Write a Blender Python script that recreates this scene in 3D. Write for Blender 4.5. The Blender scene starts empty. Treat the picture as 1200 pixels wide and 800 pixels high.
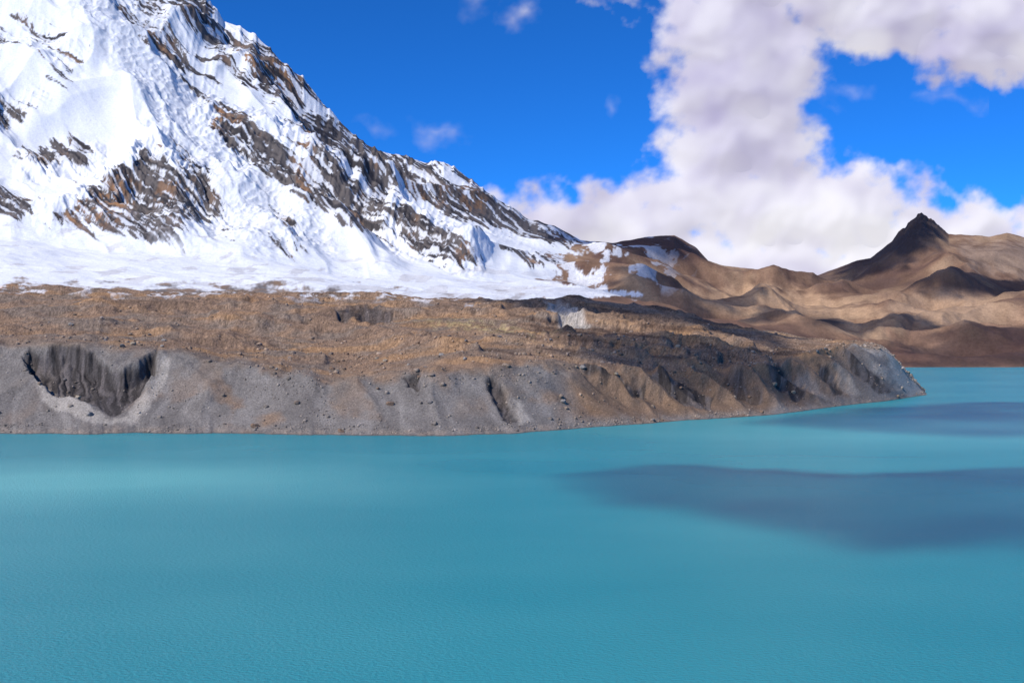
import bpy, math, numpy as np
scene=bpy.context.scene
scene.view_settings.view_transform='Standard'
try: scene.view_settings.look='None'
except Exception: pass
scene.view_settings.exposure=0
F=1167.0; H=60.0
rng=np.random.default_rng(7)
# ---------------------------------------------------------------- noise
_perm=np.random.default_rng(3).permutation(256); _perm=np.concatenate([_perm,_perm])
_ang=np.random.default_rng(4).uniform(0,2*np.pi,256); _gx=np.cos(_ang); _gy=np.sin(_ang)
def perlin(x,y,seed=0):
    x=np.asarray(x,float)+seed*17.37; y=np.asarray(y,float)+seed*9.71
    x0=np.floor(x); y0=np.floor(y); fx=x-x0; fy=y-y0
    xi=x0.astype(np.int64)&255; yi=y0.astype(np.int64)&255
    u=fx*fx*fx*(fx*(fx*6-15)+10); v=fy*fy*fy*(fy*(fy*6-15)+10)
    def g(ix,iy,dx,dy):
        h=_perm[_perm[ix&255]+(iy&255)]
        return _gx[h]*dx+_gy[h]*dy
    a=g(xi,yi,fx,fy); b=g(xi+1,yi,fx-1,fy); c=g(xi,yi+1,fx,fy-1); d=g(xi+1,yi+1,fx-1,fy-1)
    return 1.41*((a*(1-u)+b*u)*(1-v)+(c*(1-u)+d*u)*v)
def fbm(x,y,o=5,seed=0,gain=.5):
    s=0;a=1;n=0
    for i in range(o):
        ca,sa=math.cos(.6*i),math.sin(.6*i)
        s=s+a*perlin((x*ca-y*sa)*2**i,(x*sa+y*ca)*2**i,seed+i*3); n+=a; a*=gain
    return s/n*1.6
def fbma(x,y,o=5,seed=0,gain=.5):
    s=0;a=1;n=0
    for i in range(o):
        s=s+a*perlin(x*2**i,y*2**i,seed+i*3); n+=a; a*=gain
    return s/n*1.6
def ridged(x,y,o=5,seed=0,gain=.5):
    s=0;a=1;n=0;w=1
    for i in range(o):
        r=1-np.abs(perlin(x*2**i,y*2**i,seed+i*3))*1.6
        r=np.clip(r,0,1)**2*w
        s=s+a*r; n+=a; a*=gain; w=np.clip(r*1.6,0,1)
    return s/n
def ss(a,b,x):
    t=np.clip((x-a)/(b-a),0,1); return t*t*(3-2*t)
def sdf_poly(px,py,poly):
    poly=np.array(poly,float); n=len(poly)
    out=np.full(px.shape,-1e3)
    m=(px>poly[:,0].min()-60)&(px<poly[:,0].max()+60)&(py>poly[:,1].min()-60)&(py<poly[:,1].max()+60)
    if not m.any(): return out
    x=px[m]; y=py[m]; d=np.full(x.shape,1e12); ins=np.zeros(x.shape,bool)
    for i in range(n):
        ax,ay=poly[i]; bx,by=poly[(i+1)%n]
        ex,ey=bx-ax,by-ay; L=ex*ex+ey*ey+1e-9
        t=np.clip(((x-ax)*ex+(y-ay)*ey)/L,0,1)
        d=np.minimum(d,(x-ax-t*ex)**2+(y-ay-t*ey)**2)
        c=((ay>y)!=(by>y))
        with np.errstate(divide='ignore',invalid='ignore'):
            xi=(bx-ax)*(y-ay)/((by-ay) if by!=ay else 1e-9)+ax
        ins^=(c&(x<xi))
    out[m]=np.where(ins,1,-1)*np.sqrt(d)
    return out
def dist_line(px,py,pts):
    pts=np.array(pts,float); d=np.full(px.shape,1e12)
    for i in range(len(pts)-1):
        ax,ay=pts[i]; bx,by=pts[i+1]; ex,ey=bx-ax,by-ay; L=ex*ex+ey*ey+1e-9
        t=np.clip(((px-ax)*ex+(py-ay)*ey)/L,0,1)
        d=np.minimum(d,(px-ax-t*ex)**2+(py-ay-t*ey)**2)
    return np.sqrt(d)
def tab(px,pairs):
    p=np.array(pairs,float); return np.interp(px,p[:,0],p[:,1])
def smooth1(a,k):
    ker=np.hanning(k+2)[1:-1]; ker/=ker.sum()
    return np.convolve(np.pad(a,k//2,mode='edge'),ker,'valid')[:len(a)]
def mixc(c,col,m):
    m=m[...,None]; return c*(1-m)+np.array(col,float)*m
# ---------------------------------------------------------------- mesh helper
def grid_mesh(name,X,Y,Z,attrs=None,col=None,facemask=None,smooth=True):
    R,C=X.shape
    idx=np.arange(R*C).reshape(R,C)
    f=np.stack([idx[:-1,:-1],idx[:-1,1:],idx[1:,1:],idx[1:,:-1]],-1).reshape(-1,4)
    if facemask is not None: f=f[facemask[:-1,:-1].reshape(-1)]
    used=np.zeros(R*C,bool); used[f.ravel()]=True
    remap=np.cumsum(used)-1
    f=remap[f]
    co=np.stack([X,Y,Z],-1).reshape(-1,3)[used]
    me=bpy.data.meshes.new(name)
    me.vertices.add(len(co)); me.vertices.foreach_set('co',co.astype(np.float32).ravel())
    me.loops.add(f.size); me.loops.foreach_set('vertex_index',f.astype(np.int32).ravel())
    me.polygons.add(len(f)); me.polygons.foreach_set('loop_start',np.arange(0,f.size,4,dtype=np.int32))
    me.polygons.foreach_set('loop_total',np.full(len(f),4,dtype=np.int32))
    me.update(calc_edges=True)
    me.polygons.foreach_set('use_smooth',np.full(len(f),smooth))
    if attrs:
        for k,v in attrs.items():
            a=me.attributes.new(k,'FLOAT','POINT'); a.data.foreach_set('value',v.reshape(-1)[used].astype(np.float32))
    if col is not None:
        a=me.attributes.new('col','FLOAT_COLOR','POINT')
        c=np.concatenate([col.reshape(-1,3)[used],np.ones((len(co),1))],1)
        a.data.foreach_set('color',np.clip(c,0,1).astype(np.float32).ravel())
    ob=bpy.data.objects.new(name,me); scene.collection.objects.link(ob)
    return ob
def tag(ob,label,cat,kind=None,group=None):
    ob['label']=label; ob['category']=cat
    if kind: ob['kind']=kind
    if group: ob['group']=group
# ---------------------------------------------------------------- materials
def newmat(name):
    m=bpy.data.materials.new(name); m.use_nodes=True
    nt=m.node_tree; nt.nodes.clear(); return m,nt
def N(nt,t,**k):
    n=nt.nodes.new(t)
    for a,b in k.items(): setattr(n,a,b)
    return n
def terrain_mat(name,sc1,sc2,var,bstr,bdist,rough=.95,spec=.15):
    m,nt=newmat(name); L=nt.links.new
    out=N(nt,'ShaderNodeOutputMaterial'); p=N(nt,'ShaderNodeBsdfPrincipled')
    p.inputs['Roughness'].default_value=rough; p.inputs['Specular IOR Level'].default_value=spec
    at=N(nt,'ShaderNodeAttribute',attribute_name='col')
    g=N(nt,'ShaderNodeNewGeometry')
    n1=N(nt,'ShaderNodeTexNoise'); n1.inputs['Scale'].default_value=sc1; n1.inputs['Detail'].default_value=5; n1.inputs['Roughness'].default_value=.7
    n2=N(nt,'ShaderNodeTexNoise'); n2.inputs['Scale'].default_value=sc2; n2.inputs['Detail'].default_value=3; n2.inputs['Roughness'].default_value=.75
    L(g.outputs['Position'],n1.inputs['Vector']); L(g.outputs['Position'],n2.inputs['Vector'])
    mr=N(nt,'ShaderNodeMapRange'); mr.inputs['From Min'].default_value=.3; mr.inputs['From Max'].default_value=.7
    mr.inputs['To Min'].default_value=1-var; mr.inputs['To Max'].default_value=1+var
    L(n2.outputs['Fac'],mr.inputs['Value'])
    mu=N(nt,'ShaderNodeVectorMath',operation='SCALE'); L(at.outputs['Color'],mu.inputs[0]); L(mr.outputs[0],mu.inputs['Scale'])
    L(mu.outputs[0],p.inputs['Base Color'])
    b=N(nt,'ShaderNodeBump'); b.inputs['Strength'].default_value=bstr; b.inputs['Distance'].default_value=bdist
    L(n1.outputs['Fac'],b.inputs['Height']); L(b.outputs[0],p.inputs['Normal']); L(p.outputs[0],out.inputs[0])
    return m
mat_mor=terrain_mat('moraine_rubble',.35,.9,.38,.6,1.2)
mat_mtn=terrain_mat('snow_and_rock',.05,.15,.07,.35,4,rough=.8,spec=.2)
mat_hill=terrain_mat('bare_brown_hill',.04,.12,.2,.45,5)
# ================================================================ NEAR MORAINE
cols=np.concatenate([np.arange(-300,-30,5.0),np.arange(-30,1096.1,1.2)])
Ds=1*tab(cols,[(-300,690),(-100,655),(0,648),(100,646),(200,652),(300,647),(400,637),(500,632),(560,640),(600,648),(650,672),(700,700),(800,753),(900,805),(950,875),(1000,946),(1050,1015),(1085,1125),(1096,1150)])
Ds=smooth1(Ds,61)
ds_n=fbma(cols/60,cols*0+.4,4,5)*7+fbma(cols/9,cols*0+3.3,3,6)*1.5
cpy=tab(cols,[(-300,398),(0,402),(100,404),(200,413),(300,430),(400,447),(470,438),(560,430),(650,426),(700,432),(760,440),(830,442),(900,428),(950,414),(1000,405),(1035,407),(1055,428),(1075,449),(1085,461),(1096,475)])
cpy=smooth1(cpy,41)
dc=tab(cols,[(-300,112),(0,116),(200,106),(300,90),(400,74),(560,88),(650,92),(760,80),(830,86),(900,100),(1000,110),(1050,70),(1085,15),(1096,8)])
dc=smooth1(dc,41)
Dc=Ds+dc
tpy=tab(cols,[(-300,330),(0,335),(200,341),(400,344),(560,350),(650,354),(740,358),(800,367),(870,381),(940,396),(1000,402),(1035,405),(1055,427),(1075,448),(1085,461),(1096,475)])
tpy=smooth1(tpy,25)
Dt=smooth1(tab(cols,[(-300,1500),(0,1500),(400,1500),(560,1430),(740,1380),(870,1290),(950,1220),(1000,1180),(1035,1160),(1085,1160),(1096,1170)]),41)
mpy=tab(cols,[(-300,372),(0,376),(200,380),(400,392),(560,388),(740,392),(870,406),(950,407),(1000,403),(1035,406),(1055,427.5),(1075,448.5),(1085,461),(1096,475)])
mpy=smooth1(mpy,25)
Dm=Dc+(Dt-Dc)*.42
def zz(py,D): return H+(400-py)*D/F
layD=[Ds-40,Ds,Dc,Dm,Dt,Dt+tab(cols,[(-300,500),(600,500),(900,300),(1000,160),(1096,80)])]
layZ=[Ds*0-12,Ds*0,zz(cpy,Dc),zz(mpy,Dm),zz(tpy,Dt),tab(cols,[(-300,90),(600,80),(800,40),(950,-15),(1096,-15)])]
nr=[10,125,120,125,28]
Dg=[];Zg=[];U=[]
for i,n in enumerate(nr):
    for k in range(n):
        t=k/n
        tz=t
        if i==1: tz=.62*t+.38*t*t
        if i==4: tz=t*t
        Dg.append(layD[i]*(1-t)+layD[i+1]*t); Zg.append(layZ[i]*(1-tz)+layZ[i+1]*tz); U.append(i+t+0*cols)
D=np.array(Dg);Z=np.array(Zg);U=np.array(U);PX=np.broadcast_to(cols,D.shape).copy()
D=D+ds_n[None,:]*ss(1.35,1.0,U)
X=(PX-600)/F*D; Y=D.copy()
PY=400-(Z-H)/D*F
tipw=np.clip(Z/25,0,1)
face=ss(1.0,1.12,U)*ss(2.25,1.85,U)
plat=ss(1.9,2.4,U)*tipw
hum=fbm(X/170,Y/120,5,21,.45)*8+ (ridged(X/120+.3*fbm(X/60,Y/60,3,2),Y/60,3,31)-.4)*5
Z=Z+hum*plat*ss(5,4.2,U)*tab(PX,[(0,1),(520,1),(650,1.3),(900,1.1),(1050,.2)])
Z=Z+fbm(X/75,Y/60,4,33)*6*ss(3.4,3.8,U)*ss(4.6,4.1,U)*ss(760,600,PX)
crn=fbm(X/38,Y/38,4,44)*4*ss(1.6,1.95,U)*ss(2.4,2.05,U)
Z=Z+crn*tipw+(fbm(X/12,Y/12,4,41)*(.45+.25*ss(1.8,2.2,U))+fbm(X/45,Y/45,3,43)*1.6)*ss(1.0,1.5,U)*tipw
slant=tab(PX,[(-300,.7),(150,.5),(400,-.2),(620,-.7),(1096,-1.1)])
gw=PX+(PY-450)*slant+fbm(PX/60,PY/50,3,55)*18
gul=ridged(gw/95,PY/260+3,2,61,.25)
Z=Z+(gul-.5)*5.5*face*tipw
rib0=(PX-(PY-400)*1.45)+fbm(PX/40,PY/40,3,72)*10
sp=ridged(rib0/70,PY/260,2,71,.3)
Z=Z+(sp-.5)*24*face*ss(630,740,PX)*tab(PX,[(900,1),(980,.6),(1030,.2)])*tipw
for pts,wd,amp in [([(560,360),(680,366),(760,378),(860,398)],7,8),([(620,374),(720,382),(800,394),(880,410)],6,8),([(590,384),(700,394),(800,408),(900,424)],8,9),([(640,400),(740,410),(840,424)],7,8),([(420,366),(560,366),(640,380)],7,5),([(680,416),(760,426),(850,440)],8,9),([(100,362),(260,356),(420,372)],7,5),([(0,388),(140,382),(260,396),(380,420)],8,4),([(250,372),(420,390),(560,412)],7,5)]:
    d=dist_line(PX,PY,pts)+fbm(PX/25,PY/12,4,75)*4
    t_=np.clip(1-d/wd,0,1); Z=Z+t_*t_*(3-2*t_)*amp*plat
wx=PX+fbm(PX/18,PY/18,3,81)*5; wy=PY+fbm(PX/16,PY/16,3,82)*4
gouges=[([(26,412),(50,404),(95,406),(118,418),(143,434),(165,424),(186,409),(186,432),(164,468),(138,489),(118,486),(90,466),(60,462),(34,440)],12,9),
 ([(470,437),(496,436),(492,456),(478,450)],4,5),
 ([(572,438),(590,446),(608,492),(596,497),(576,470)],6,7),
 ([(384,362),(425,358),(462,368),(455,378),(395,376)],6,5),
 ([(640,360),(668,362),(690,384),(655,386)],4,5),
 ([(762,436),(800,448),(834,462),(832,484),(800,474),(770,455)],7,9),
 ([(690,428),(720,440),(756,452),(750,464),(712,452)],5,7),
 ([(895,424),(930,428),(958,466),(930,468),(905,446)],5,9),
 ([(955,436),(972,434),(1000,462),(980,466)],3,7),
 ([(1000,420),(1030,428),(1062,458),(1040,462),(1012,440)],3,8)]
for gi,(poly,dep,sf) in enumerate(gouges):
    s_=sdf_poly(wx,wy,poly); m_=ss(-1.0,sf,s_)
    if gi==0: m_=m_*np.clip((492-PY)/60,0,1)*(1+.18*ridged(wx/9,PY/80,2,83))
    Z=Z-m_*dep*np.clip(tipw,0.1,1)
Z[U<=1.0]=np.minimum(Z[U<=1.0],0)
PYd=400-(Z-H)/D*F
# colours
n1=fbm(X/70,Y/70,5,101); n2=fbm(X/9,Y/12,4,102); n3=rng.normal(0,1,X.shape)
c=np.zeros(X.shape+(3,))+np.array([.24,.155,.10])
c=mixc(c,[.19,.15,.118],ss(-.15,.4,n1+tab(PX,[(0,.14),(500,0)]))*.7)
c=mixc(c,[.33,.19,.095],ss(.1,.55,fbm(X/120,Y/60,4,103)+tab(PX,[(0,-.05),(300,0),(500,.1)]))*.75)
c=mixc(c,[.12,.08,.058],ss(.15,.6,fbm(X/90,Y/60,4,104))*.5)
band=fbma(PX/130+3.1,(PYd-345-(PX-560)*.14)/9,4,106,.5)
c=mixc(c,[.085,.052,.036],ss(.12,.4,band)*plat*ss(470,600,PX)*ss(1000,900,PX)*.75)  # ridge shade and dark rubble, both painted as dark bands
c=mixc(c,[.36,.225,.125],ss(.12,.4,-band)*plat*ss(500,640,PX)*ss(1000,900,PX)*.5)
och=ss(.0,8,sdf_poly(wx,wy,[(440,372),(560,372),(640,392),(700,405),(640,408),(520,392)]))*ss(-.3,.4,n2)
c=mixc(c,[.36,.28,.13],och*.6)
rd=ss(.0,10,sdf_poly(wx,wy,[(170,345),(330,345),(420,352),(300,358)]))
c=mixc(c,[.38,.195,.085],rd*.6)
gf=ss(-8,6,PYd-(cpy[None,:]+2)+fbm(PX/50,PY/50,5,109)*16*tab(PX,[(0,.4),(200,.6),(300,1),(1000,1),(1096,.3)]))
brn=ss(.05,.5,fbm((PX+(PY-450)*slant)/60,PY/44,5,110)+ss(1.4,1.95,U)*.1)*tab(PX,[(0,.15),(200,.35),(270,.85),(330,.5),(620,.4),(690,.8),(890,.8),(940,.3),(1096,.05)])
brn=np.maximum(brn,ss(640,700,PX)*ss(1040,930,PX+18*n1)*ss(1.0,1.32,U+.1*n1)*(.8+.2*ss(-.6,.2,n1)))
c=mixc(c,[.178,.158,.142],gf*(1-brn))
c=mixc(c,[.175,.112,.072],gf*brn*ss(620,700,PX)*.7)
strk=fbm(gw/38,PY/44,4,120,.5)
fan=ridged(gw/52,PY/300+1.7,2,122,.3)
c=mixc(c,[.262,.236,.212],gf*np.clip(ss(.0,.6,strk)*.35+ss(.45,.8,fan)*.5*ss(1.9,1.4,U),0,.8)*(1-brn))
c=mixc(c,[.105,.092,.084],gf*ss(.1,.6,-strk)*.4)
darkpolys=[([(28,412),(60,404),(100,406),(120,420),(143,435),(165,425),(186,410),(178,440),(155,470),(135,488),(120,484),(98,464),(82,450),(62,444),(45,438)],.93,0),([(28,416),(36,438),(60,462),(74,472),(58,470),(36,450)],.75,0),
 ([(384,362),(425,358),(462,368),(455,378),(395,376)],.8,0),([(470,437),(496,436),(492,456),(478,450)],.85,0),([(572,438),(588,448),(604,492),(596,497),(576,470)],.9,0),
 ([(762,434),(800,446),(836,462),(834,484),(800,474),(770,455)],.95,0),([(660,420),(690,428),(720,440),(760,452),(754,466),(712,452)],.9,0),([(846,436),(872,444),(900,470),(880,470)],.7,0),  # diagonal hollows: spur shade painted near-black into the ground colour
 ([(895,424),(915,424),(945,466),(930,468),(905,446)],.92,0),([(952,430),(968,432),(994,464),(980,466)],.88,0),([(988,416),(1012,426),(1048,460),(1034,462),(1002,440)],.88,0),([(560,352),(700,358),(830,374),(870,388),(760,388),(640,368)],.4,1)]  # last polygon: cloud shade on the back ridge, put into the colour
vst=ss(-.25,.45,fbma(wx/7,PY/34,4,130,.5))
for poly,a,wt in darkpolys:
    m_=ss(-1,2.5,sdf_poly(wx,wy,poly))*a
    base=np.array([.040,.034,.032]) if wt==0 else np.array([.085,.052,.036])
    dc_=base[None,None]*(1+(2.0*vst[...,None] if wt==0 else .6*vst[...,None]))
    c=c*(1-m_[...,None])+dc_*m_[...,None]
for poly,a in [([(30,438),(50,444),(80,455),(98,468),(125,490),(150,486),(182,440),(192,412),(200,420),(190,460),(160,496),(110,498),(60,480)],.75),
   ([(600,462),(612,470),(625,495),(606,496)],.8),([(1036,412),(1060,430),(1086,462),(1066,466),(1046,444)],.95),([(636,356),(668,360),(694,386),(655,388)],.95),([(920,430),(948,440),(975,468),(958,470),(938,450)],.35),([(985,412),(1010,405),(1040,407),(1052,422),(1020,414)],.65),([(1018,424),(1040,430),(1066,462),(1052,462)],.5),([(972,434),(985,436),(1012,464),(998,464)],.4)]:
    m_=ss(-2,4,sdf_poly(wx,wy,poly))*a
    c=mixc(c,[.39,.345,.295],m_)  # pale scree; the sunlit right gully wall is painted pale too
sh=ss(4.5,1.5,Z)*ss(.4,1.0,U)
c=mixc(c,[.27,.215,.17],sh*ss(-.3,.3,n2)*.6)
c=mixc(c,[.09,.08,.07],ss(.7,.15,Z)*.8)
sr=ss(3.6,3.95,U)*ss(640,500,PX)*ss(.15,.32,fbma(PX/36,PY/5,5,140,.6))
c=mixc(c,[.68,.67,.68],sr*.8)
c=c*(1+np.clip(n3,-2,2)*(.13+.12*plat))[...,None]*(1+n2*(.12+.1*plat))[...,None]
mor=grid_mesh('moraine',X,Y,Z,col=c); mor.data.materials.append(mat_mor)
tag(mor,'brown rubble moraine with grey eroded scree cliffs above the lake','moraine','structure')
MX,MY,MZ,MU,MPX,MC=X,Y,Z,U,PX,c
# ================================================================ FAR LAND
cols=np.concatenate([np.arange(-360,-30,6.0),np.arange(-30,1230,1.15),np.arange(1230,1560,6.0)])
D1=tab(cols,[(-360,2000),(500,2000),(740,2100),(870,2200),(950,2250),(1000,2300),(1200,2330),(1560,2400)])
d1n=fbma(cols/50,cols*0+.3,4,201)*26*ss(900,1000,cols)
p1=tab(cols,[(-360,338),(0,338),(200,344),(500,354),(740,364),(870,390),(950,408),(1000,430)])
z1=np.where(cols>1000,0,zz(p1,D1)); z1=np.where(cols>1000,0.0,np.maximum(z1,0))
D2=tab(cols,[(-360,2600),(300,2600),(500,2700),(740,2900),(1200,3000),(1560,3000)])
p2=tab(cols,[(-360,270),(0,278),(100,292),(300,304),(400,318),(500,326),(600,331),(740,342),(870,368),(1000,388),(1100,392),(1200,388),(1560,388)])
D3=tab(cols,[(-360,3400),(0,3400),(400,3350),(600,3450),(740,3600),(870,3900),(1000,3900),(1200,3900),(1560,3900)])
p3=tab(cols,[(-360,80),(0,130),(120,150),(200,170),(300,205),(400,235),(500,262),(600,288),(700,310),(740,318),(870,350),(940,364),(1000,360),(1100,345),(1200,345),(1560,350)])
sky=[(-360,-420),(0,-230),(120,-110),(200,-45),(240,0),(262,30),(300,45),(330,75),(350,90),(385,125),(415,150),(440,165),(470,172),(500,184),(520,186),(540,200),(560,215),(600,245),(620,258),(650,264),(680,281),(720,285),(760,277),(790,276),(815,290),(830,305),(850,312),(900,318),(940,325),(960,321),(1000,307),(1020,302),(1034,291),(1046,281),(1053,270),(1060,267),(1067,257),(1074,252),(1080,247),(1087,254),(1094,257),(1102,266),(1112,275),(1125,275),(1160,278),(1180,273),(1200,278),(1300,290),(1560,270)]
D4=tab(cols,[(-360,4900),(0,4800),(240,4500),(400,4300),(600,4300),(680,4400),(760,4600),(830,4800),(940,5100),(1080,4900),(1200,4900),(1560,4900)])
for a in (D1,D2,D3,D4,z1): a[:]=smooth1(a,61)
p4=tab(cols,sky); p4s=smooth1(smooth1(p4,91),61); p4s[cols<220]=p4[cols<220]
p4s=smooth1(p4s,21)
D5=D4+900
layD=[D1-350,D1,D2,D3,D4,D5]
layZ=[z1-tab(cols,[(-360,100),(900,60),(1000,25),(1560,25)]),z1,zz(p2,D2),zz(p3,D3),zz(p4s,D4),zz(p4s,D4)*.55]
for a in layZ[2:4]: a[:]=smooth1(a,61)
nr=[12,110,220,370,36]
Dg=[];Zg=[];U=[]
for i,n in enumerate(nr):
    for k in range(n):
        t=k/n
        Dg.append(layD[i]*(1-t)+layD[i+1]*t); Zg.append(layZ[i]*(1-t)+layZ[i+1]*t); U.append(i+t+0*cols)
D=np.array(Dg);Z=np.array(Zg);U=np.array(U);PX=np.broadcast_to(cols,D.shape).copy()
D=D+d1n[None,:]*ss(1.3,1.0,U)
Z=Z+(zz(p4,D4)-zz(p4s,D4))[None,:]*np.where(U<=4,ss(3.45,3.98,U),ss(4.7,4.05,U))
X=(PX-600)/F*D; Y=D.copy(); PY=400-(Z-H)/D*F
mt=ss(720,580,PX)
hl=1-mt
q=(PX*.60-PY*.80)+fbm(PX/70,PY/70,3,303)*22; al=(PX*.8+PY*.6)
q0=(PX*.58-PY*.81)+fbm(PX/60,PY/60,2,305)*5
nA=fbma(q0/13,al/110,5,501,.62); nB=fbm(X/90,Y/90,4,502,.65)
rockpolys=[([(215,-40),(262,25),(330,70),(415,145),(520,180),(600,238),(700,280),(650,294),(560,272),(500,242),(430,215),(380,185),(330,135),(280,92),(240,60),(190,0)],.74),
 ([(240,122),(290,135),(340,165),(400,192),(440,222),(500,248),(552,282),(562,306),(520,308),(460,288),(400,264),(340,228),(290,190),(252,158)],.90),
 ([(60,256),(100,224),(140,192),(190,168),(240,205),(275,252),(212,262),(216,298),(150,272),(108,274)],.88),
 ([(22,180),(60,160),(115,165),(102,190),(50,197)],.8),([(0,216),(42,238),(30,254),(-60,245),(-60,200)],1.0),
 ([(120,5),(200,0),(262,92),(240,115),(180,60)],.60),([(-60,20),(50,18),(105,62),(95,96),(40,60),(-60,80)],.52),([(-60,140),(50,108),(60,125),(-60,170)],.52),([(60,70),(90,80),(80,98),(60,90)],.8),
 ([(300,60),(360,95),(400,150),(340,130)],.82),([(310,232),(345,262),(365,300),(340,300),(320,268)],.58),([(440,175),(520,186),(600,240),(640,275),(560,262),(500,232)],.70),
 ([(200,200),(260,230),(310,290),(280,296),(240,262)],.48),([(560,280),(640,286),(700,318),(620,310)],.5)]
def rockmask(py,jit):
    rm=np.zeros(X.shape)
    for poly,a in rockpolys: rm=np.maximum(rm,a*ss(-9,10,sdf_poly(PX,py,poly)+jit))
    return rm
rm0=rockmask(PY,nA*5)
wm=ss(1.8,2.6,U)*mt*ss(4.9,4.2,U)
topf=1-.5*ss(3.6,4.0,U)
side=tab(PX,[(0,1),(450,.8),(560,.45),(650,.25)])
wxm=X+fbm(X/500,Y/500,3,301)*160; wym=Y+fbm(X/500,Y/500,3,302)*160
rel=(ridged(wxm/900,wym/1000,3,311,.4)-.42)*150
rib=(ridged(q/75,al/420,3,321,.4)-.4)*80
fine=(ridged(q0/12,al/110,5,331,.64)-.4)*32+(ridged((PX*.9+PY*.35)/11,(PY-PX*.2)/34,4,333,.62)-.4)*12
Z=Z+(rel+rib+fine*(.06+.94*np.clip(rm0,0,1)))*wm*topf*side
jag=ss(3.75,3.98,U)*ss(4.5,4.05,U)*ss(200,240,PX)*ss(690,620,PX)
Z=Z+(ridged(PX/14,PX*0+U*.4,4,338,.6)-.4)*20*jag*tab(PX,[(240,1),(500,.9),(650,.35)])
for pts,wd,amp in [([(150,190),(185,172),(205,230),(215,295)],40,60),([(245,128),(340,180),(440,232),(550,300)],26,60),([(60,255),(120,212),(150,200)],26,35),([(262,30),(330,75),(415,150),(520,186)],22,18),([(30,180),(110,165)],16,22)]:
    d=dist_line(PX,PY,pts)+fbm(PX/14,PY/14,4,341)*6
    Z=Z+np.clip(1-d/wd,0,1)*amp*ss(1.9,2.3,U)*ss(4.0,3.85,U)
ice=ss(-18,12,sdf_poly(PX,PY,[(130,-60),(175,-10),(210,60),(270,150),(330,225),(390,290),(300,296),(250,240),(200,165),(140,90),(90,30),(60,-60)]))
Z=Z+(ridged(X/34,Y/44,4,361,.6)-.4)*10*ice*mt
ap=ss(1.0,1.3,U)*ss(2.6,2.0,U)
Z=Z+(fbm(X/260,Y/170,4,371,.4)*11+(ridged(X/90,Y/50,4,375)-.4)*2.5)*ap*mt
# --- hills relief
wh=ss(1.0,1.35,U)*hl*ss(4.9,4.3,U)
wxh=X+fbm(X/500,Y/500,3,401)*90; wyh=Y+fbm(X/500,Y/500,3,402)*90
hr=fbm((wxh+wyh*.3)/620,(wyh-wxh*.2)/300,2,417,.4)
fadetop=(1-ss(3.3,3.95,U))
ero=ridged(wxh/480+5,wyh/420,4,425,.36)-.4
Z=Z+(hr*62+ero*tab(PX,[(700,26),(900,34),(1050,48)]))*wh*fadetop*ss(1.0,1.8,U)+(fbm(X/150,Y/120,4,419)*12+14)*ss(1,1.2,U)*ss(2.2,1.5,U)*hl*ss(960,1020,PX)+ero*9*wh+fbm(X/80,Y/80,4,421)*2.0*wh
for pts,wd,amp in [([(1080,268),(1055,290),(1010,316),(955,336),(900,347)],30,22),([(1085,270),(1100,300),(1115,345)],34,20),([(905,334),(960,356),(1040,380)],34,38),([(1190,290),(1150,322),(1090,362),(1050,392)],38,32),([(790,284),(830,318),(900,352)],30,26),([(640,288),(720,315),(800,352)],26,18),([(1120,352),(1200,374),(1290,380)],26,24)]:
    d=dist_line(PX,PY,pts)+fbm(PX/26,PY/26,3,441)*4
    t_=np.clip(1-d/wd,0,1); Z=Z+t_*amp*wh*ss(3.95,3.55,U)
pk=np.exp(-((PX-1076)/24)**2)*ss(3.3,3.85,U)*ss(4.4,4.1,U)
Z=Z+(ridged(PX/11+PY/30,PY/9,4,451)-.4)*16*pk+fbma(PX/20,PY/30,3,455)*3*ss(3.6,4,U)*hl*ss(4.6,4.1,U)
Z[(U<=1.0)&(PX>1000)]=np.minimum(Z[(U<=1.0)&(PX>1000)],-.2)
PYd=400-(Z-H)/D*F
# --- colour mountain
nC=fbm(PX/4,PY/4,3,503)
rm=rockmask(PYd,nA*12)
rk=rm*1.1+nA*.62+nB*.10+nC*.12-.145+ (fine/40)*.24
lin=ridged(q0/9+.2*nB,al/170,3,504)
rk=rk+ss(.62,.85,lin)*ss(-.1,.35,fbm(PX/80,PY/80,3,505))*.5*ss(600,300,PX)
rock=ss(.47,.54,rk)*ss(1.7,2.1,U+.3*nB)
snow=np.zeros(X.shape+(3,))+np.array([.78,.79,.81])
snow=mixc(snow,[.54,.56,.61],ss(.05,.55,nB*.3+.3*ice+.6*nA)*.42)
snow=mixc(snow,[.44,.46,.50],ice*ss(.3,.75,ridged(X/26,Y/34,4,511))*.5)
rc=np.zeros(X.shape+(3,))+np.array([.12,.103,.096])
strat=fbma(q0/3.6,al/80,4,521,.6); cr2=fbma((PX*.85+PY*.5)/6,(PY-PX*.5)/20,4,523,.6)
rc=mixc(rc,[.028,.026,.03],ss(-.12,.28,strat*.8+cr2*.45)*.88)
brp=np.clip(ss(-10,20,sdf_poly(PX,PYd,[(60,256),(140,195),(165,215),(150,262),(90,272)]))*1.0+ss(-5,15,sdf_poly(PX,PYd,[(245,122),(290,135),(280,165),(250,150)]))*.9+ss(-5,15,sdf_poly(PX,PYd,[(270,40),(350,90),(380,130),(330,110),(280,70)]))*.8,0,1)
brw=np.clip(ss(.12,.5,fbm(PX/55,PY/45,4,522))*.6+brp,0,1)
rc=mixc(rc,[.32,.165,.075],brw*ss(-.4,.4,nC+nB+nA)*ss(.55,-.05,strat)*.9)
rc=mixc(rc,[.68,.69,.72],ss(.16,.26,fbma(q0/3.6,al/60,4,525,.6)*.8+cr2*.35+.02)*.88)
cm=snow*(1-rock[...,None])+rc*rock[...,None]
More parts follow.
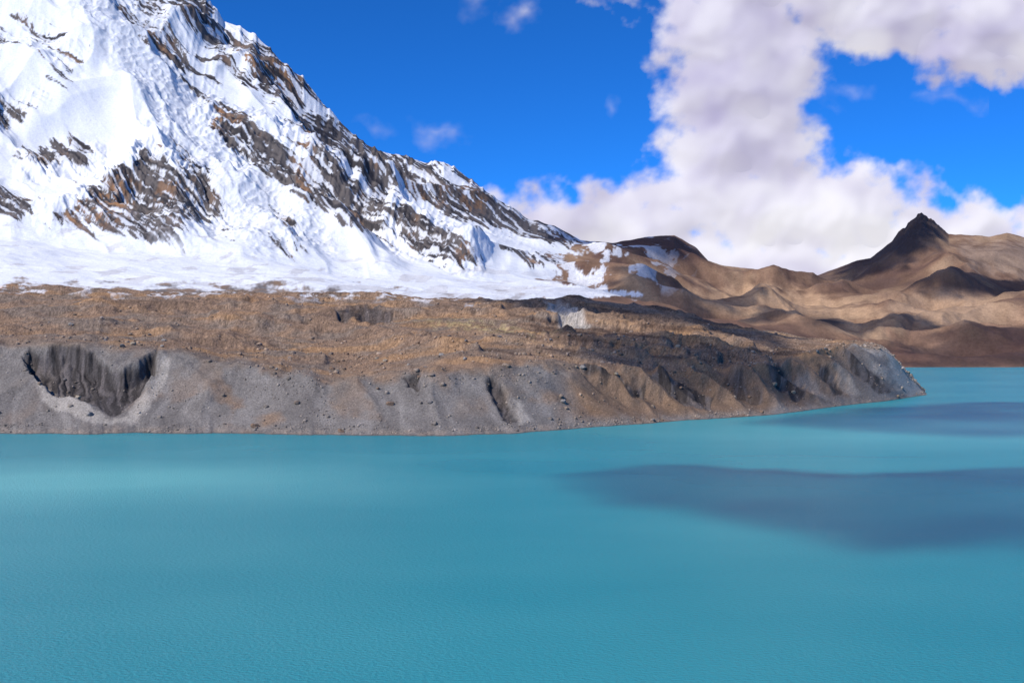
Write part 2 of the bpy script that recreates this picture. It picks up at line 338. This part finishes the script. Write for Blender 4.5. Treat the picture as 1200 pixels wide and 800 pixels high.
dirt=ss(.14,.32,fbma(PX/48+PY/24,PY/7,5,531,.58)+ss(300,345,PYd)*.35-.2)*ap
cm=mixc(cm,[.42,.38,.36],dirt*.45)
edge=ss(331,344,PYd+fbma(PX/36,PY/8,5,532,.6)*20+nC*3+tab(PX,[(-360,0),(300,0),(420,-6),(600,-10),(740,-14)]))
low=np.zeros(X.shape+(3,))+np.array([.24,.16,.105]); low=mixc(low,[.16,.14,.13],ss(-.2,.4,nB))
cm=cm*(1-edge[...,None])+low*edge[...,None]
# --- colour hills
ch=np.zeros(X.shape+(3,))+np.array([.215,.128,.082])
h1=fbm(wxh/330,wyh/260,5,541); h2=fbm(X/60,Y/90,4,542)
ch=mixc(ch,[.36,.235,.145],ss(0,.5,h1)*.85)
ch=mixc(ch,[.11,.063,.049],ss(0,.5,-h1)*.85)
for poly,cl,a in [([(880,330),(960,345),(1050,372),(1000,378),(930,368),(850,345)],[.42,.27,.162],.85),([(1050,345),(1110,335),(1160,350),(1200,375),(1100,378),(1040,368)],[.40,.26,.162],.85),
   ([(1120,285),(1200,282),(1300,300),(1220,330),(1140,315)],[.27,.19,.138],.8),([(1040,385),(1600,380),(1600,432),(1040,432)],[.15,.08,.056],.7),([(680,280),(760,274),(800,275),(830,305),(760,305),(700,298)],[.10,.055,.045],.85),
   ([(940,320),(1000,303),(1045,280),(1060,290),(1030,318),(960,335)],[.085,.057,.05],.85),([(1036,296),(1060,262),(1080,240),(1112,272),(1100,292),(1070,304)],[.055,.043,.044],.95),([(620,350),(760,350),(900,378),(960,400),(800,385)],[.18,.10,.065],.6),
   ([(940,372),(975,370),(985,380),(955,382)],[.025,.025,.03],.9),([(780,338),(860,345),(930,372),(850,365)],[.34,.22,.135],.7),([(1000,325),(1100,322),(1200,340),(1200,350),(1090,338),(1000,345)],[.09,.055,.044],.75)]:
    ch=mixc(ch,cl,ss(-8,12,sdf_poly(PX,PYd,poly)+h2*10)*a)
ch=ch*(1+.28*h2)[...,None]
sn=ss(.12,.26,fbma((PX+PY*2)/50,(PY-PX*.22)/9,5,551,.6)+nC*.06+ss(820,620,PX)*.45-.22)*ss(350,330,PYd+nB*8)*ss(830,720,PX)
ton=ss(-1,2,sdf_poly(PX,PYd,[(480,320),(600,328),(700,335),(752,345),(700,351),(600,358),(480,358)])+fbm(PX/30,PY/10,5,552,.6)*10+nC*2)
sn=np.maximum(sn*.8,ton*.9)
ch=mixc(ch,[.72,.73,.76],sn)
cm=mixc(cm,[.74,.75,.78],ton*.75*(1-dirt*.7))
bl=ss(-.07,.07,(PX-655)/160+nB*.2+h2*.28+nC*.08+(PYd-300)/240+sn*-.1)
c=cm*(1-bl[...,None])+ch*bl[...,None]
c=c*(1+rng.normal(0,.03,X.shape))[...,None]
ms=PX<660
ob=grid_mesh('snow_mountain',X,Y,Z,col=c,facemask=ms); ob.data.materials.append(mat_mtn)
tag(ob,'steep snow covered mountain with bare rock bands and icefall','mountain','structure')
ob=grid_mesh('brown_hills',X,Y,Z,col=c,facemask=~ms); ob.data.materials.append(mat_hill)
tag(ob,'bare brown hills with a dark craggy pyramid peak','hill','structure')
# ================================================================ ground sheet and lake
def plane(name,x0,x1,y0,y1,z):
    me=bpy.data.meshes.new(name); me.from_pydata([(x0,y0,z),(x1,y0,z),(x1,y1,z),(x0,y1,z)],[],[(0,1,2,3)]); me.update()
    o=bpy.data.objects.new(name,me); scene.collection.objects.link(o); return o
g=plane('ground',-40000,40000,-20000,60000,-16)
m,nt=newmat('lake_bed_silt'); out=N(nt,'ShaderNodeOutputMaterial'); p=N(nt,'ShaderNodeBsdfPrincipled'); n=N(nt,'ShaderNodeTexNoise'); n.inputs['Scale'].default_value=.01
cr=N(nt,'ShaderNodeValToRGB'); cr.color_ramp.elements[0].color=(.12,.08,.055,1); cr.color_ramp.elements[1].color=(.2,.14,.09,1)
ge=N(nt,'ShaderNodeNewGeometry'); nt.links.new(ge.outputs['Position'],n.inputs['Vector']); nt.links.new(n.outputs['Fac'],cr.inputs[0]); nt.links.new(cr.outputs[0],p.inputs['Base Color']); p.inputs['Roughness'].default_value=1
nt.links.new(p.outputs[0],out.inputs[0]); g.data.materials.append(m); tag(g,'brown silty ground under and around the lake','ground','structure')
lake=plane('lake_water',-3500,3800,-900,3300,0)
m,nt=newmat('glacial_water'); L=nt.links.new
out=N(nt,'ShaderNodeOutputMaterial'); p=N(nt,'ShaderNodeBsdfPrincipled')
p.inputs['IOR'].default_value=1.33; p.inputs['Roughness'].default_value=.24; p.inputs['Specular IOR Level'].default_value=.30
ge=N(nt,'ShaderNodeNewGeometry')
mp=N(nt,'ShaderNodeMapping'); mp.inputs['Scale'].default_value=(1,1.6,1); L(ge.outputs['Position'],mp.inputs['Vector'])
n1=N(nt,'ShaderNodeTexNoise'); n1.inputs['Scale'].default_value=.9; n1.inputs['Detail'].default_value=4; n1.inputs['Roughness'].default_value=.6; L(mp.outputs[0],n1.inputs['Vector'])
b=N(nt,'ShaderNodeBump'); b.inputs['Strength'].default_value=.9; b.inputs['Distance'].default_value=.55; L(n1.outputs['Fac'],b.inputs['Height']); L(b.outputs[0],p.inputs['Normal'])
mp2=N(nt,'ShaderNodeMapping'); mp2.inputs['Scale'].default_value=(.005,.009,1); L(ge.outputs['Position'],mp2.inputs['Vector'])
n2=N(nt,'ShaderNodeTexNoise'); n2.inputs['Scale'].default_value=1; n2.inputs['Detail'].default_value=3; L(mp2.outputs[0],n2.inputs['Vector'])
def pale_patch(cx,cy,rx,ry):
    a=N(nt,'ShaderNodeMapping'); a.vector_type='POINT'; a.inputs['Location'].default_value=(-cx/rx,-cy/ry,0); a.inputs['Scale'].default_value=(1/rx,1/ry,0)
    L(ge.outputs['Position'],a.inputs['Vector']); gr=N(nt,'ShaderNodeTexGradient',gradient_type='QUADRATIC_SPHERE'); L(a.outputs[0],gr.inputs[0]); return gr.outputs['Fac']
ms_=N(nt,'ShaderNodeMath',operation='MULTIPLY_ADD'); L(n2.outputs['Fac'],ms_.inputs[0]); ms_.inputs[1].default_value=.5; ms_.inputs[2].default_value=.13
ma=N(nt,'ShaderNodeMath',operation='MULTIPLY_ADD'); L(pale_patch(-190,430,220,140),ma.inputs[0]); ma.inputs[1].default_value=.8; L(ms_.outputs[0],ma.inputs[2])  # pale sheen on the left water, painted into its colour
mb=N(nt,'ShaderNodeMath',operation='MULTIPLY_ADD'); L(pale_patch(330,690,420,280),mb.inputs[0]); mb.inputs[1].default_value=.7; L(ma.outputs[0],mb.inputs[2])
cr=N(nt,'ShaderNodeValToRGB'); cr.color_ramp.elements[0].position=.3; cr.color_ramp.elements[1].position=.95
cr.color_ramp.elements[0].color=(.010,.262,.312,1); cr.color_ramp.elements[1].color=(.105,.46,.47,1)
L(mb.outputs[0],cr.inputs[0]); L(cr.outputs[0],p.inputs['Base Color']); L(p.outputs[0],out.inputs[0])
lake.data.materials.append(m); tag(lake,'opaque turquoise glacial lake with fine wind ripples','lake','structure')
# ================================================================ sun / sky
s=np.array([-.53,-.52,.66]); s/=np.linalg.norm(s)
from mathutils import Vector
sd=bpy.data.lights.new('sun','SUN'); sd.energy=4.5; sd.angle=math.radians(.5); sd.color=(1,.95,.88)
so=bpy.data.objects.new('sun',sd); scene.collection.objects.link(so)
so.rotation_euler=Vector(s).to_track_quat('Z','Y').to_euler()
w=bpy.data.worlds.new('World'); scene.world=w; w.use_nodes=True; nt=w.node_tree; nt.nodes.clear()
out=N(nt,'ShaderNodeOutputWorld'); bg=N(nt,'ShaderNodeBackground'); bg.inputs['Strength'].default_value=.088
sk=N(nt,'ShaderNodeTexSky',sky_type='NISHITA'); sk.sun_disc=False
sk.sun_elevation=math.asin(s[2]); sk.sun_rotation=math.atan2(s[0],s[1]); sk.altitude=5000; sk.air_density=1.0; sk.dust_density=.1; sk.ozone_density=4
hs=N(nt,'ShaderNodeVectorMath',operation='MULTIPLY'); hs.inputs[1].default_value=(.20,1.08,2.1)
nt.links.new(sk.outputs[0],hs.inputs[0]); nt.links.new(hs.outputs[0],bg.inputs[0]); nt.links.new(bg.outputs[0],out.inputs[0])
# ================================================================ distant clouds
def cloud_mat(name,emis,dif=1.0):
    m,nt=newmat(name); L=nt.links.new
    out=N(nt,'ShaderNodeOutputMaterial'); mx=N(nt,'ShaderNodeMixShader'); tr=N(nt,'ShaderNodeBsdfTransparent')
    df=N(nt,'ShaderNodeBsdfDiffuse'); em=N(nt,'ShaderNodeEmission'); ad=N(nt,'ShaderNodeAddShader')
    at=N(nt,'ShaderNodeAttribute',attribute_name='col'); al=N(nt,'ShaderNodeAttribute',attribute_name='alpha')
    sc=N(nt,'ShaderNodeVectorMath',operation='SCALE'); sc.inputs['Scale'].default_value=dif
    L(at.outputs['Color'],sc.inputs[0]); L(sc.outputs[0],df.inputs[0]); L(at.outputs['Color'],em.inputs[0]); em.inputs[1].default_value=emis  # self-glow stands in for light scattered inside the cloud
    L(df.outputs[0],ad.inputs[0]); L(em.outputs[0],ad.inputs[1])
    L(al.outputs['Fac'],mx.inputs[0]); L(tr.outputs[0],mx.inputs[1]); L(ad.outputs[0],mx.inputs[2]); L(mx.outputs[0],out.inputs[0])
    return m
cmat=cloud_mat('cloud_vapour',.76,.16)
def blur(a,n):
    k=np.hanning(2*n+3)[1:-1]; k/=k.sum()
    a=np.apply_along_axis(lambda r:np.convolve(np.pad(r,n,mode='edge'),k,'valid'),0,a)
    return np.apply_along_axis(lambda r:np.convolve(np.pad(r,n,mode='edge'),k,'valid'),1,a)
def cloud(name,x0,x1,y0,y1,blobs,D0,label,step=1.6,namp=.55,relief=1500,soft=.35,dens=1.0,seed=0,grey=None,bil=0,t0=0):
    px,py=np.meshgrid(np.arange(x0,x1,step),np.arange(y1,y0,-step))
    wx=px+fbm(px/60,py/60,4,601+seed)*18; wy=py+fbm(px/60,py/60,4,611+seed)*18
    Fd=np.full(px.shape,-3.0)
    for cx,cy,rx,ry in blobs:
        v=1-np.sqrt(((wx-cx)/rx)**2+((wy-cy)/ry)**2)
        v=v*min(rx,ry)/45
        k=.25; h=np.clip(.5+.5*(v-Fd)/k,0,1); Fd=Fd*(1-h)+v*h+k*h*(1-h)
    nz=fbm(px/42,py/36,6,631+seed,.54)
    bl_=blur(np.abs(fbm(px/60,py/52,4,621+seed,.45)),2)
    f=Fd+nz*namp*.65-(bl_-.25)*namp*.45
    alpha=ss(-.10,soft,f)*dens
    lowf=blur(Fd+fbm(px/70,py/60,3,631+seed)*namp*.45,14)
    thick=np.sqrt(np.clip(lowf+.45,0.02,2.2))
    g1=blur(fbm(wx/62,wy/50,4,661+seed,.42),4)
    dep=D0-relief*thick-g1*bil
    e1=fbm((wx-9)/64,(wy-8)/54,4,671+seed,.46)-fbm((wx+5)/64,(wy+5)/54,4,671+seed,.46)
    t=t0+ss(-.3,.55,fbm(px/120,py/95,4,641+seed,.42))*.32+ss(.35,-.1,f)*.08+blur(np.clip(.5+e1*1.7,0,1),3)*.25  # shade of the cloud folds painted into the tint
    if grey is not None:
        for poly,a in grey: t=t+a*ss(-75,60,sdf_poly(px,py,poly)+fbm(px/40,py/40,4,651)*22)
    t=blur(np.clip(t,0,1),4)
    c=np.zeros(px.shape+(3,))+np.array([.99,.965,1.02]); c=mixc(c,[.41,.37,.62],t*.86)
    X=(px-600)/F*dep; Z_=H+(400-py)/F*dep
    ob=grid_mesh(name,X,dep,Z_,attrs={'alpha':alpha},col=c,facemask=alpha>.004)
    ob.data.materials.append(cmat); tag(ob,label,'cloud','structure'); return ob
big=[(960,-30,235,76),(860,30,100,76),(950,15,90,48),(1050,20,110,60),(1180,30,120,75),(1150,60,90,48),(1300,0,200,110),(866,110,96,86),(866,170,104,70),(850,230,124,62),(910,245,130,68),(1000,255,120,68),(760,265,115,54),(680,262,115,50),(610,262,90,42),(1110,285,140,60),(1250,290,140,56),(1400,280,140,60),(900,320,300,60),(1200,320,300,60),(880,60,104,76),(800,50,44,40),(735,-8,40,16),(918,180,52,54)]
cloud('cloud',500,1500,-140,350,big,14000,'towering white cumulus cloud with violet grey shaded folds',soft=.6,relief=850,bil=90,namp=.74,t0=.05,grey=[([(790,30),(950,40),(935,190),(820,190)],.36),([(960,0),(1200,0),(1200,110),(1080,90)],.22),([(1000,-30),(700,-30),(760,60),(900,40)],.12),([(820,215),(1060,220),(1100,300),(860,310)],-.28)])
for nm,bl,sd_,dn in [((0),[(612,14,24,20),(600,25,14,12)],3,.75),(1,[(520,154,24,12),(505,160,14,8)],5,.6),(2,[(438,150,22,9),(455,152,10,6)],7,.4),(3,[(718,133,11,11)],9,.45),(4,[(1115,122,36,11),(1095,112,20,8)],11,.5),(5,[(560,4,22,9)],13,.35),(6,[(1000,110,26,10),(975,128,14,8)],15,.45)]:
    xs=[b[0] for b in bl]; ys=[b[1] for b in bl]
    cloud('cloud',min(xs)-45,max(xs)+45,min(ys)-32,max(ys)+32,bl,13000,'small thin wispy cloud scrap in blue sky',step=1.2,namp=.35,relief=300,soft=1.0,dens=dn*1.4,seed=sd_)
# ================================================================ clouds overhead that shade lake and slopes
def watr(px,py): D=F*H/(py-400); return ((px-600)/F*D,D)
def land(px,D): return ((px-600)/F*D,D)
def sdf_poly2(x,y,P):
    sc=100/max(np.ptp(P[:,0]),np.ptp(P[:,1])); c=P.mean(0)
    return sdf_poly((x-c[0])*sc,(y-c[1])*sc,(P-c)*sc)/sc
cmat2=cloud_mat('thin_cloud_vapour',.1,1.0)
def over(poly,zg,op,tt=2600,seed=0,wob=22,soft=30,ns=(90,90),patch=0):
    P=np.array(poly)
    x0,x1=P[:,0].min()-60,P[:,0].max()+60; y0,y1=P[:,1].min()-60,P[:,1].max()+60
    st=max(x1-x0,y1-y0)/150
    x,y=np.meshgrid(np.arange(x0,x1,st),np.arange(y0,y1,st))
    sdv=sdf_poly2(x,y,P)+fbm(x/ns[0],y/ns[1],5,700+seed)*wob
    alpha=ss(-soft*.5,soft*.5,sdv)*op*(1+patch*(fbm(x/120,y/70,4,740+seed)-.2))
    alpha=np.clip(alpha,0,1)
    th=np.sqrt(np.clip(sdv,0,200))*6*(1+.3*fbm(x/60,y/60,4,720+seed))
    c=np.zeros(x.shape+(3,))+.85
    o=s*tt
    ob=grid_mesh('cloud',x+o[0],y+o[1],zg+o[2]+th,attrs={'alpha':alpha},col=c,facemask=alpha>.004)
    ob.data.materials.append(cmat2); tag(ob,'thin drifting white cloud high above the lake','cloud','structure')
over([watr(*q_) for q_ in [(648,560),(700,551),(780,547),(900,554),(1000,558),(1100,552),(1290,548),(1290,648),(1150,650),(1000,640),(900,624),(800,606),(690,585)]],0,.62,tt=1500,seed=1,wob=17,soft=16,ns=(45,40),patch=.35)
over([watr(*q_) for q_ in [(860,497),(940,484),(1040,476),(1130,472),(1290,472),(1290,514),(1150,512),(1000,503)]],0,.68,seed=2,wob=20,soft=34,patch=.3)
over([land(*q_) for q_ in [(560,1440),(760,1500),(880,1330),(930,1180),(900,1060),(800,1130),(700,1200),(630,1290)]],80,.82,seed=3,wob=45)
over([land(*q_) for q_ in [(670,1010),(800,1000),(900,1020),(960,1000),(920,900),(850,825),(780,790),(700,810)]],45,.78,seed=10,wob=30)
over([land(*q_) for q_ in [(670,4000),(690,4700),(800,4900),(840,4700),(820,4300),(740,4050)]],350,.8,seed=4,wob=60,soft=80)
over([land(*q_) for q_ in [(940,4300),(1000,5300),(1115,5200),(1100,4500),(1040,4200)]],500,.8,seed=5,wob=60,soft=80)
over([land(*q_) for q_ in [(1050,2250),(1500,2250),(1500,2900),(1150,2800),(1060,2650)]],60,.5,seed=6,wob=90,soft=80)
over([land(*q_) for q_ in [(840,2700),(900,3000),(1060,3100),(1100,2900),(1000,2650)]],150,.75,seed=7,wob=90,soft=80)
over([land(*q_) for q_ in [(1020,3900),(1120,4100),(1300,4200),(1300,3700),(1100,3650)]],280,.8,seed=8,wob=90,soft=80)
over([land(*q_) for q_ in [(700,2900),(800,3500),(900,3600),(880,3200),(780,2700)]],220,.7,seed=9,wob=90,soft=80)
# ================================================================ rubble
def ico():
    t=(1+5**.5)/2
    v=np.array([(-1,t,0),(1,t,0),(-1,-t,0),(1,-t,0),(0,-1,t),(0,1,t),(0,-1,-t),(0,1,-t),(t,0,-1),(t,0,1),(-t,0,-1),(-t,0,1)],float)/math.hypot(1,t)
    f=[(0,11,5),(0,5,1),(0,1,7),(0,7,10),(0,10,11),(1,5,9),(5,11,4),(11,10,2),(10,7,6),(7,1,8),(3,9,4),(3,4,2),(3,2,6),(3,6,8),(3,8,9),(4,9,5),(2,4,11),(6,2,10),(8,6,7),(9,8,1)]
    return v,np.array(f)
iv,ifc=ico()
sel=np.argwhere((MU>1.02)&(MU<3.9)&(MZ>.3)&(MPX>-60)&(MPX<1085))
su=MU[sel[:,0],sel[:,1]]
clump=.12+np.clip(fbm(MX[sel[:,0],sel[:,1]]/45,MY[sel[:,0],sel[:,1]]/45,4,801)+.1,0,1)
wgt=np.where(su<2,.22,1.0)*(1/(1+((su-2)/1.2)**2))*clump
wgt+=np.where(MZ[sel[:,0],sel[:,1]]<5,.4,0)*clump*2
wgt/=wgt.sum()
K=24000
pick=sel[rng.choice(len(sel),K,p=wgt)]
size=.25+rng.pareto(2.6,K)*.28; size=np.clip(size,.2,2.0)
pos=np.stack([MX[pick[:,0],pick[:,1]],MY[pick[:,0],pick[:,1]],MZ[pick[:,0],pick[:,1]]],1)
size=np.where(pos[:,2]<5,np.minimum(size*.8,1.1),size)
pos[:,:2]+=rng.normal(0,.4,(K,2))
V=iv[None]*(1+rng.normal(0,.17,(K,12,1)))*size[:,None,None]*rng.uniform(.7,1.35,(K,1,3))*np.array([1,1,.75])
a=rng.uniform(0,6.28,K); ca,sa=np.cos(a)[:,None],np.sin(a)[:,None]
V=np.stack([V[...,0]*ca-V[...,1]*sa,V[...,0]*sa+V[...,1]*ca,V[...,2]],-1)+pos[:,None]
V[...,2]+=size[:,None]*.2
FC=(ifc[None]+np.arange(K)[:,None,None]*12).reshape(-1,3)
me=bpy.data.meshes.new('rubble'); me.vertices.add(K*12); me.vertices.foreach_set('co',V.astype(np.float32).ravel())
me.loops.add(FC.size); me.loops.foreach_set('vertex_index',FC.astype(np.int32).ravel()); me.polygons.add(len(FC))
me.polygons.foreach_set('loop_start',np.arange(0,FC.size,3,dtype=np.int32)); me.polygons.foreach_set('loop_total',np.full(len(FC),3,dtype=np.int32)); me.update(calc_edges=True)
at=me.attributes.new('col','FLOAT_COLOR','POINT')
bc=MC[pick[:,0],pick[:,1]]*.5+np.array([.24,.19,.15])*.62
bc=bc*rng.uniform(.6,1.6,(K,1)); cc=np.concatenate([np.repeat(bc,12,0),np.ones((K*12,1))],1)
at.data.foreach_set('color',np.clip(cc,0,.6).astype(np.float32).ravel())
ro=bpy.data.objects.new('rubble',me); scene.collection.objects.link(ro); me.materials.append(mat_mor)
tag(ro,'loose brown and grey stones strewn over the moraine','rubble','stuff')
bmeshes=[]
import bmesh
for k in range(5):
    bm=bmesh.new(); bmesh.ops.create_icosphere(bm,subdivisions=3,radius=1)
    co=np.array([v.co[:] for v in bm.verts])
    pl=rng.normal(0,1,(9,3)); pl/=np.linalg.norm(pl,axis=1)[:,None]; dd=rng.uniform(.62,.9,9)
    for n_,d_ in zip(pl,dd):
        ov=np.clip(co@n_-d_,0,None); co=co-ov[:,None]*n_
    co+=(fbm(co[:,0]*2+k*5,co[:,1]*2+co[:,2]*3,3,900+k)*.07)[:,None]*co
    co*=np.array([1.15,.9,.75])
    for v,c_ in zip(bm.verts,co): v.co=c_
    me=bpy.data.meshes.new('boulder'); bm.to_mesh(me); bm.free()
    at=me.attributes.new('col','FLOAT_COLOR','POINT'); base=[(.24,.18,.135),(.17,.15,.14),(.32,.26,.19),(.22,.145,.10),(.26,.235,.21)][k]
    at.data.foreach_set('color',np.tile(np.array(base+(1,),np.float32),len(me.vertices)))
    me.materials.append(mat_mor); bmeshes.append(me)
lab=['brown angular boulder resting on moraine rubble','dark grey angular boulder resting on moraine rubble','pale tan boulder resting on moraine rubble','reddish brown boulder resting on moraine rubble','light grey boulder resting on moraine rubble']
near=sel[(su<2.7)&((su>1.9)|(rng.random(len(su))<.25))&(MPX[sel[:,0],sel[:,1]]>5)]
pk_=near[rng.choice(len(near),90)]
for i,(r_,c_) in enumerate(pk_):
    k=i%5; o=bpy.data.objects.new('boulder',bmeshes[k]); sz=rng.uniform(1.3,2.6)
    o.location=(MX[r_,c_],MY[r_,c_],MZ[r_,c_]+sz*.35); o.scale=(sz,sz,sz); o.rotation_euler=(rng.uniform(-.3,.3),rng.uniform(-.3,.3),rng.uniform(0,6.28))
    scene.collection.objects.link(o); tag(o,lab[k],'boulder',group='boulders scattered on the moraine')
# ================================================================ camera
cd=bpy.data.cameras.new('camera'); cd.lens=35.0; cd.sensor_width=36; cd.clip_start=1; cd.clip_end=120000
co=bpy.data.objects.new('camera',cd); scene.collection.objects.link(co); co.location=(0,0,H); co.rotation_euler=(math.radians(90),0,0)
scene.camera=co
